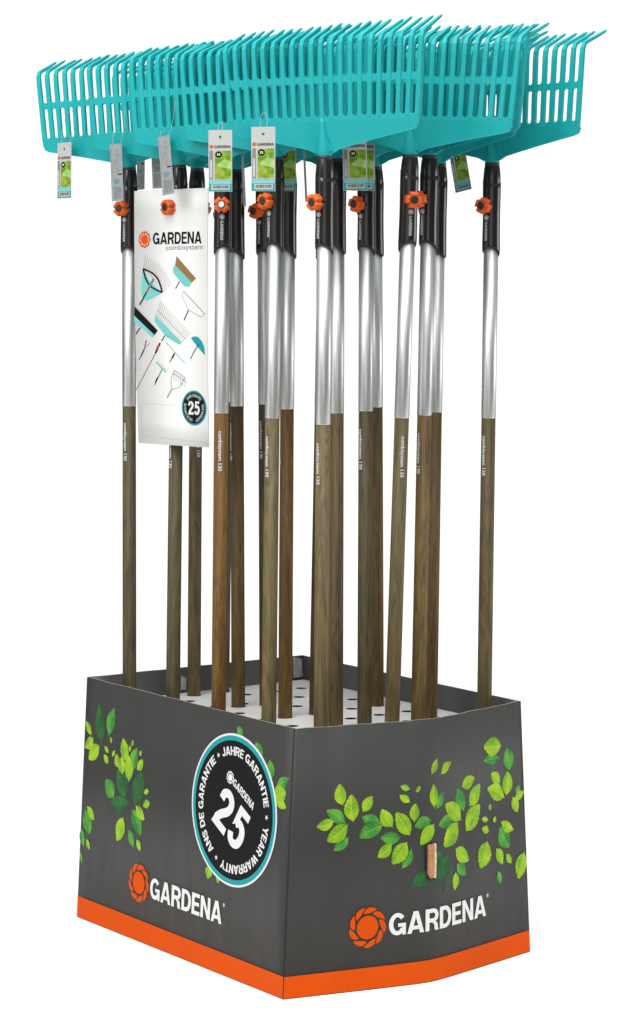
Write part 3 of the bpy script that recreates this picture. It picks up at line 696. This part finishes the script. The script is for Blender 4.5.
for k, v in ROWS.items():
    root = tag(link('rake', None), RL[k], 'rake', 'teal rakes standing in the display box')
    root.location = v['base'] + Vector((0, 0, v['dz']))
    q = Vector((0, 0, 1)).rotation_difference(v['dir']) @ Quaternion((0, 0, 1), -math.radians(v['tk']))
    root.rotation_euler = q.to_euler()
    me = wooden_mesh(v['dzb']).mesh('wooden_handle'); me.materials.clear(); me.materials.append(WOODS[v['wood']])
    wh = link('wooden_handle', me, root); link('lettering', ME['wt'], wh).location = (0, 0, v['dzb'])
    link('metal_tube', tube_mesh(v['dzb']), root)
    sl = link('grip_sleeve', ME['sleeve'], root); link('lettering', ME['st'], sl); link('collar', ME['collar'], sl)
    kn = link('knob', ME['knob'], root); link('knob_cap', ME['capw'] if k == 'D' else ME['cap'], kn); link('knob_stem', ME['stem'], kn)
    # turn the knob lobes a little differently on each rake
    ta = {'D': 45, 'O': 4, 'J': 40, 'F': 30, 'R': 25, 'A': 40, 'B': 45, 'M': 15}.get(k, random.uniform(0, 90))
    for oo in (kn,):
        R = Matrix.Translation((0, 0, ZK)) @ Matrix.Rotation(math.radians(ta), 4, 'Y') @ Matrix.Translation((0, 0, -ZK))
        oo.matrix_local = R
    hd = link('rake_head', ME['head'], root)
    Rh = Matrix.Rotation(-math.radians(v['th'] - v['tk']), 4, 'Z')
    Rr = Matrix.Translation((0, 0, ZN)) @ Matrix.Rotation(math.radians(v['roll']), 4, 'Y') @ Matrix.Translation((0, 0, -ZN))
    hd.matrix_local = Rh @ Rr
    for i in range(NT):
        t = link('tine', ME['tine'], hd); x = -HW + PIT * i
        k_ = 1 + .03 * x / HW; t.location = (x, 0, ZSL); t.scale = (1, random.uniform(.96, 1.04), k_ * random.uniform(.99, 1.01))
        t.rotation_euler = (random.uniform(-.007, .007), FAN * x / HW + random.uniform(-.004, .004), random.uniform(-.05, .05))
    link('socket', ME['socket'], hd)

# ---------------------------------------------------------------- white sign hanging on a knob
SW, SH = .2275, .5605
TLc = Vector((-.3985, 5.46, 1.653)); TRc = Vector((-.228, 5.31, 1.6535)); BLc = Vector((-.389, 5.46, 1.0932)); BRc = Vector((-.2265, 5.31, 1.0918))
def sgn(x, z, off):
    u, w = x, -z
    p = TLc.lerp(TRc, u).lerp(BLc.lerp(BRc, u), w)
    n = (TRc - TLc).cross(Vector((0, 0, 1))).normalized()
    bow = .004 * math.sin(PI * max(0, min(1, w)))       # the card hangs very slightly bowed
    return p + n * (off + bow)
sign = MB(); nn = 12
g0 = [sign.pts([sgn(0, -i / nn, 0), sgn(1, -i / nn, 0), sgn(1, -i / nn, -.0022), sgn(0, -i / nn, -.0022)]) for i in range(nn + 1)]
for a, b in zip(g0, g0[1:]):
    sign.face((a[0], b[0], b[1], a[1]), M['paper'], True); sign.face((a[2], b[2], b[3], a[3]), M['paper'], True)
    sign.face((a[1], b[1], b[2], a[2]), M['paper']); sign.face((a[3], b[3], b[0], a[0]), M['paper'])
sign.face(g0[0], M['paper']); sign.face(g0[-1][::-1], M['paper'])
so = tag(link('hanging_sign', None), 'white portrait card sign with pictures of garden tools hung on an orange knob', 'sign')
sign.build('card', so)
# drafting grid of the artwork: columns 100..410, rows -205..850 (sheared with the card)
def art(x, y, off):
    w = (y + 206) / 1066.; x0 = 99 + 17 * w; x1 = 403 + 3 * w
    return sgn((x - x0) / (x1 - x0), -w, off)
A = MB(); O = .0005
def ap(pts, m, o=O): A.poly([art(x, y, o) for x, y in pts], m)
def al(pts, w, m, o=O): line(A, art, pts, w, m, o)
class Y:  # flips y so that text helpers (y up) work on the y-down grid
    pass
def artT(x, y, off): return art(x, -y, off)
sun(A, lambda x, y, o: art(146 + (x) * .8, 6 - y * 1.15 - 6, o), 0, 0, 31, M['orange_print'], O)
text(A, lambda x, y, o: artT(x, y + (x - 178) * .0, o), 'GARDENA', 181, -22, 200, 50, M['black_print'], off=O, bold=.045)
text(A, artT, 'combisystem', 236, -46, 150, 21, M['grey_print'], off=O, bold=.004)
T_, K_, P_ = M['pale_teal_print'], M['black_print'], M['grey_print']
# fan rake
ap([(140, 120), (133, 200), (136, 238), (158, 258), (222, 225), (165, 170)], T_)
for i in range(17):
    u = i / 16; bx0, by0 = 142 + 80 * u, 122 + 100 * u
    ang = math.radians(-80 + 52 * u); ex_, ey_ = 152 + 108 * u, 68 + 118 * u - 8 * math.sin(PI * u)
    ex_ += 12 * math.sin(PI * u); ey_ -= 6 * math.sin(PI * u)
    al([(bx0, by0), (ex_, ey_)], 1.0, P_, O * 1.4)
oval = [(142 + 80 * u + 12 * sg * math.sin(PI * u) * 1.2, 124 + 98 * u - 14 * sg * math.sin(PI * u) * 1.2) for sg, rng in ((1, range(0, 11)), (-1, range(10, -1, -1))) for u in [q / 10 for q in rng]]
al(oval + [oval[0]], 6.5, K_, O * 1.8)
al([(186, 165), (150, 235), (128, 275)], 5, K_, O * 2.2); al([(166, 205), (157, 222)], 7, M['orange_print'], O * 2.6); al([(184, 170), (166, 203)], 8, M['grey_print'], O * 2.4)
# brown broom
ap([(280, 72), (360, 166), (343, 182), (274, 110)], M['brown_print']); ap([(274, 110), (343, 182), (333, 201), (310, 196), (266, 140), (265, 122)], T_)
al([(293, 178), (277, 207)], 4, K_)
# wire hoe
al([(310, 218), (396, 312)], 2.6, M['teal_print']); al([(310, 218), (304, 240), (328, 293), (380, 325), (396, 312)], 1.6, P_); al([(330, 296), (312, 338)], 4, K_, O * 1.4)
# black brush
ap([(107, 283), (203, 382), (190, 402), (104, 320)], K_); ap([(104, 320), (190, 402), (180, 412), (138, 372), (104, 345)], T_); al([(129, 372), (112, 398)], 4, K_, O * 1.4)
# big rake
for i in range(19):
    u = i / 18; al([(196 + 104 * u, 320 + 112 * u), (216 + 120 * u, 258 + 130 * u)], 1.1, P_)
al([(205, 300), (318, 415)], 1.6, M['teal_print'], O * 1.4)
ap([(192, 318), (302, 430), (292, 440), (238, 408), (190, 345)], T_, O * 1.2)
al([(236, 398), (219, 426)], 4, K_); al([(213, 434), (193, 478)], 7, K_); al([(207, 442), (200, 458)], 7.4, M['orange_print'], O * 1.5); al([(193, 478), (111, 634)], 3.4, M['grey_print'])
# half-round scraper
ap([(340, 412), (352, 404), (368, 406), (384, 424), (394, 448), (396, 482), (366, 447)], M['teal_print']); al([(372, 436), (352, 468), (338, 498)], 3, K_, O * 1.5)
# small tools
al([(154, 425), (149, 455), (124, 508)], 3, K_); al([(149, 455), (172, 434)], 1.5, P_); al([(154, 425), (164, 428)], 1.5, P_); al([(145, 465), (134, 488)], 5, K_)
al([(238, 432), (314, 516)], 3.4, T_); al([(274, 474), (252, 514)], 3, K_, O * 1.4); al([(272, 478), (262, 496)], 6, K_, O * 1.5)
al([(196, 516), (236, 556)], 6, T_); al([(222, 540), (188, 612)], 2.6, K_); al([(202, 578), (192, 600)], 5, K_, O * 1.3)
for u in range(6): al([(200 + 7 * u, 516 + 7 * u), (208 + 7 * u, 510 + 7 * u)], 1, P_)
al([(274, 548), (256, 580), (260, 626), (292, 618), (314, 575)], 2, P_); al([(260, 626), (240, 662)], 3, K_)
al([(274, 548), (314, 575)], 2, P_)
for u in range(6): al([(270 + 9 * u, 542 + 7 * u), (268 + 9 * u, 590 + 5 * u)], 1.4, P_); al([(264 + 9 * u, 556 + 6 * u), (276 + 9 * u, 566 + 6 * u)], 1.2, P_)
# small round badge
sx = .98
disc(A, lambda x, y, o: art(350 + x * .70, 700 + y, o), 0, 0, 72, M['teal_print'], O, 40); disc(A, lambda x, y, o: art(350 + x * .70, 700 + y, o), 0, 0, 65, K_, O * 1.4, 40)
mpb = lambda x, y, o: art(350 + x * .70, 700 - y, o)
text(A, mpb, '25', 0, 0, 66, 56, M['white_print'], off=O * 2, bold=.06, center=True)
for tx_, a0, a1 in (('JAHRE GARANTIE', -50, 50), ('YEAR WARRANTY', 70, 170), ('ANS DE GARANTIE', 190, 290)): ring_text(A, mpb, tx_, 0, 0, 52, 13, a0, a1, M['light_grey_print'], O * 2, .02)
# faint frame at the foot
al([(130, 690), (405, 695), (408, 842), (132, 828), (130, 690)], 1.0, M['light_grey_print'])
A.build('card_print', so)

# ---------------------------------------------------------------- hang tags
TGW, TGH = .0490, .1270
def tag_obj(px, py, d, yaw, roll, label, back=False, w=TGW, h=TGH, loop=(.0, .05, .02), drop=0):
    root = tag(link('hang_tag', None), label, 'tag', 'paper hang tags on the rakes')
    root.location = ((px - CXP) * d / FP, d, HC - (py - 305) * d / FP + h / 2)
    rt = random.Random(int(px * 10)); root.rotation_euler = (math.radians(rt.uniform(-2, 3)), math.radians(roll + rt.uniform(-1, 1)), -math.radians(yaw))
    mp = lambda x, y, o: Vector((x * w, -.0003 - o, -y * h))     # x -.5.. .5, y 0 (top) .. 1
    c = MB(); curl = lambda y: .0015 * math.sin(PI * y)
    rows = [c.pts([(-w / 2, -.0003, -h * y), (w / 2, -.0003, -h * y), (w / 2, .0003, -h * y), (-w / 2, .0003, -h * y)]) for y in (0, 1)]
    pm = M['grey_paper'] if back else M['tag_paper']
    for q in ((0, 1), (1, 2), (2, 3), (3, 0)): c.face((rows[0][q[1]], rows[0][q[0]], rows[1][q[0]], rows[1][q[1]]), pm)
    c.face(rows[0], pm); c.face(rows[1][::-1], pm)
    c.build('card', root)
    g = MB(); o = .0003
    X = lambda a: (a - 325) / 145. - .5
    Yy = lambda b: (b - 45) / 400.
    def R(a, b, a2, b2, m, oo=o): g.poly([mp(X(a), Yy(b2), oo), mp(X(a2), Yy(b2), oo), mp(X(a2), Yy(b), oo), mp(X(a), Yy(b), oo)], m)
    tm = lambda x, y, oo: mp(X(x), Yy(-y), oo)
    if not back:
        disc(g, lambda x, y, oo: mp(X(397 + x), Yy(90 + y), oo), 0, 0, 9, M['teal_print'], o, 16); disc(g, lambda x, y, oo: mp(X(397 + x), Yy(90 + y), oo), 0, 0, 4.5, M['black_print'], o * 1.6, 12)
        sun(g, lambda x, y, oo: mp(X(343 + x), Yy(153 - y), oo), 0, 0, 12.5, M['orange_print'], o)
        text(g, tm, 'GARDENA', 360, -162, 102, 17, M['black_print'], off=o, bold=.04)
        R(331, 178, 353, 364, M['grey_print']); R(336, 240, 347, 355, M['light_grey_print'], o * 1.5)
        R(363, 180, 464, 364, M['photo']); 
        g.poly([mp(X(375), Yy(280), o * 1.5), mp(X(464), Yy(300), o * 1.5), mp(X(464), Yy(250), o * 1.5), mp(X(425), Yy(235), o * 1.5), mp(X(390), Yy(255), o * 1.5)], M['photo_pale'])
        disc(g, lambda x, y, oo: mp(X(387 + x), Yy(204 + y), oo), 0, 0, 21, M['black_print'], o * 2, 24)
        text(g, tm, '25', 377, -212, 20, 16, M['white_print'], off=o * 2.5, bold=.05)
        R(328, 372, 467, 442, M['teal_print']); R(330, 374, 465, 396, M['pale_teal_print'], o * 1.3); R(342, 400, 456, 434, M['tag_paper'], o * 1.5)
        rr = random.Random(3); x = 352
        while x < 446:
            wd_ = rr.choice((1.6, 2.6, 4)); R(x, 405, x + wd_, 424, M['black_print'], o * 2); x += wd_ + rr.choice((2, 3, 4))
    else:
        R(345, 70, 348, 250, M['grey_print']); 
        for i in range(7): 
            rr = random.Random(i); yq = 90 + i * 25; line(g, lambda x, y, oo: mp(X(x), Yy(y), oo), [(360 + rr.uniform(0, 40), yq), (390 + rr.uniform(0, 50), yq + rr.uniform(-20, 20))], 3, M['grey_print'], o)
        R(410, 255, 462, 263, M['black_print'])
        for i in range(4): R(360, 295 + i * 9, 440 - 8 * i, 299 + i * 9, M['teal_print'])
        for i in range(8): R(350, 345 + i * 11, 440 + (i * 37) % 20, 349 + i * 11, M['grey_print'])
    g.build('tag_print', root)
    # nylon loop
    lx, lz, ly = loop
    st = MB(); n = 14; pts = []
    for i in range(n + 1):
        a = PI * 2 * i / n; pts.append((lx * .5 * (1 - math.cos(a)) + .012 * math.sin(a) * (lz / .05), .0 + ly * .5 * (1 - math.cos(a)), -.012 + (lz + .012) * .5 * (1 - math.cos(a))))
    st.tube(pts, .0004, M['string'], 5); st.build('string', root)
    return root
tag_obj(64.5, 170.5, 5.60, 40, 0, 'small white tag with green picture hanging alone below the far left corner of the rakes', w=.045, loop=(.0, .075, .02))
tag_obj(115.8, 172.5, 5.46, 50, 0, 'grey back of a tag hanging straight left of the far left rake neck', back=True, w=.045, loop=(0, .085, .02))
tag_obj(163.5, 165.5, 5.30, 50, -5, 'tilted grey tag overlapping the top edge of the white sign', back=True, w=.042, loop=(.0, .09, .03))
tag_obj(220.3, 160.8, 5.06, 5, 0, 'white tag with green picture over the orange brown handled rake, directly above its knob', loop=(0, .018, .01))
tag_obj(263.3, 159.0, 4.96, 8, 0, 'white tag with green picture hanging over the lower left of the frontmost rake head', w=.0490, h=.130, loop=(0, .03, .008))
tag_obj(286.5, 161.0, 5.20, 10, 0, 'tag half hidden behind a black grip, only its right edge with green print showing', w=.042, loop=(0, .04, .01))
tag_obj(354.4, 159.8, 5.115, 4, 0, 'white tag with green picture hanging right of the frontmost rake neck', w=.0505, loop=(0, .04, .01))
tag_obj(363.5, 160.5, 5.15, 8, 0, 'tag tucked directly behind another tag, right strip of its green picture showing', loop=(0, .04, .01))
tag_obj(454.5, 164.0, 5.47, 40, -10, 'slanted green tag hanging between the two rightmost rakes', w=.045, h=.125, loop=(0, .03, .01))
tag_obj(141.0, 162.0, 5.62, 60, 0, 'grey tag just right of the far left black grip', back=True, w=.04, loop=(0, .04, .01))
tag_obj(156.5, 160.0, 5.50, 45, 0, 'grey tag behind the tilted grey tag above the white sign', back=True, w=.04, loop=(0, .04, .01))
tag_obj(304.0, 176.0, 5.25, 82, 0, 'tag seen edge on as a thin grey line left of the frontmost black grip', back=True, w=.03, h=.11, loop=(0, .03, .01))
tag_obj(242.5, 181.0, 5.30, 80, 0, 'tag seen edge on as a thin grey line left of the tallest white tag', back=True, w=.035, h=.11, loop=(0, .03, .01))

# ---------------------------------------------------------------- floor, studio, light, camera
fl = MB(); fl.poly([(-3.2, 4.1, 0), (3.2, 4.1, 0), (3.2, 7.5, 0), (-3.2, 7.5, 0)], M['floor']); tag(fl.build('floor'), kind='structure')

w = bpy.data.worlds.new('World'); SC.world = w; w.use_nodes = True; nt = w.node_tree; L = nt.links
bg = nt.nodes['Background']; tc = nt.nodes.new('ShaderNodeTexCoord'); sp = nt.nodes.new('ShaderNodeSeparateXYZ')
L.new(tc.outputs['Generated'], sp.inputs[0])
def smooth(sock, a, b):
    r = nt.nodes.new('ShaderNodeMapRange'); r.interpolation_type = 'SMOOTHSTEP'
    r.inputs['From Min'].default_value = a; r.inputs['From Max'].default_value = b; L.new(sock, r.inputs['Value']); return r.outputs['Result']
fy = smooth(sp.outputs['Y'], .87, .95); fz = smooth(sp.outputs['Z'], .12, .55)
up = nt.nodes.new('ShaderNodeMath'); up.operation = 'MULTIPLY'; up.inputs[1].default_value = .5; L.new(fz, up.inputs[0])
mx = nt.nodes.new('ShaderNodeMath'); mx.operation = 'MAXIMUM'; L.new(fy, mx.inputs[0]); L.new(up.outputs[0], mx.inputs[1])
mr = nt.nodes.new('ShaderNodeMapRange'); mr.inputs['To Min'].default_value = .15; mr.inputs['To Max'].default_value = 1.10
L.new(mx.outputs[0], mr.inputs['Value']); L.new(mr.outputs['Result'], bg.inputs['Strength'])
bg.inputs['Color'].default_value = (1, 1, 1, 1)

def area(name, loc, aim, sx, sy, power, col=(1, 1, 1)):
    l = bpy.data.lights.new(name, 'AREA'); l.shape = 'RECTANGLE'; l.size = sx; l.size_y = sy; l.energy = power; l.color = col
    o = bpy.data.objects.new(name, l); COL.objects.link(o); o.location = loc
    o.rotation_euler = (Vector(aim) - Vector(loc)).to_track_quat('-Z', 'Y').to_euler(); return o
area('overhead_softbox', (-.1, 3.6, 4.8), (.1, 5.8, .2), 3.8, 3.2, 260)
area('left_key_softbox', (-2.5, 1.4, 3.5), (0, 5.3, 1.4), 1.5, 1.5, 95)
area('left_strip_softbox', (-3.5, 3.6, 1.6), (0, 5.3, 1.2), 1.0, 4.2, 32)
area('front_softbox', (-.4, -1.6, 1.1), (0, 5.3, 1.2), 4.2, 4.6, 75)
area('right_floor_fill', (2.6, 5.6, 1.3), (1.0, 5.3, 0), 1.2, 1.2, 24)  # added fill lamp out of view, lightens the box's shadow on the floor

cam = bpy.data.cameras.new('camera'); co = bpy.data.objects.new('camera', cam); COL.objects.link(co)
co.location = (0, 0, HC); co.rotation_euler = (PI / 2, 0, 0)
cam.sensor_fit = 'VERTICAL'; cam.sensor_height = 24; cam.lens = FP / 1024 * 24; cam.shift_y = -(512 - 305) / 1024
cam.clip_end = 500; SC.camera = co
SC.view_settings.view_transform = 'Standard'; SC.view_settings.look = 'None'; SC.view_settings.exposure = 0; SC.view_settings.gamma = 1
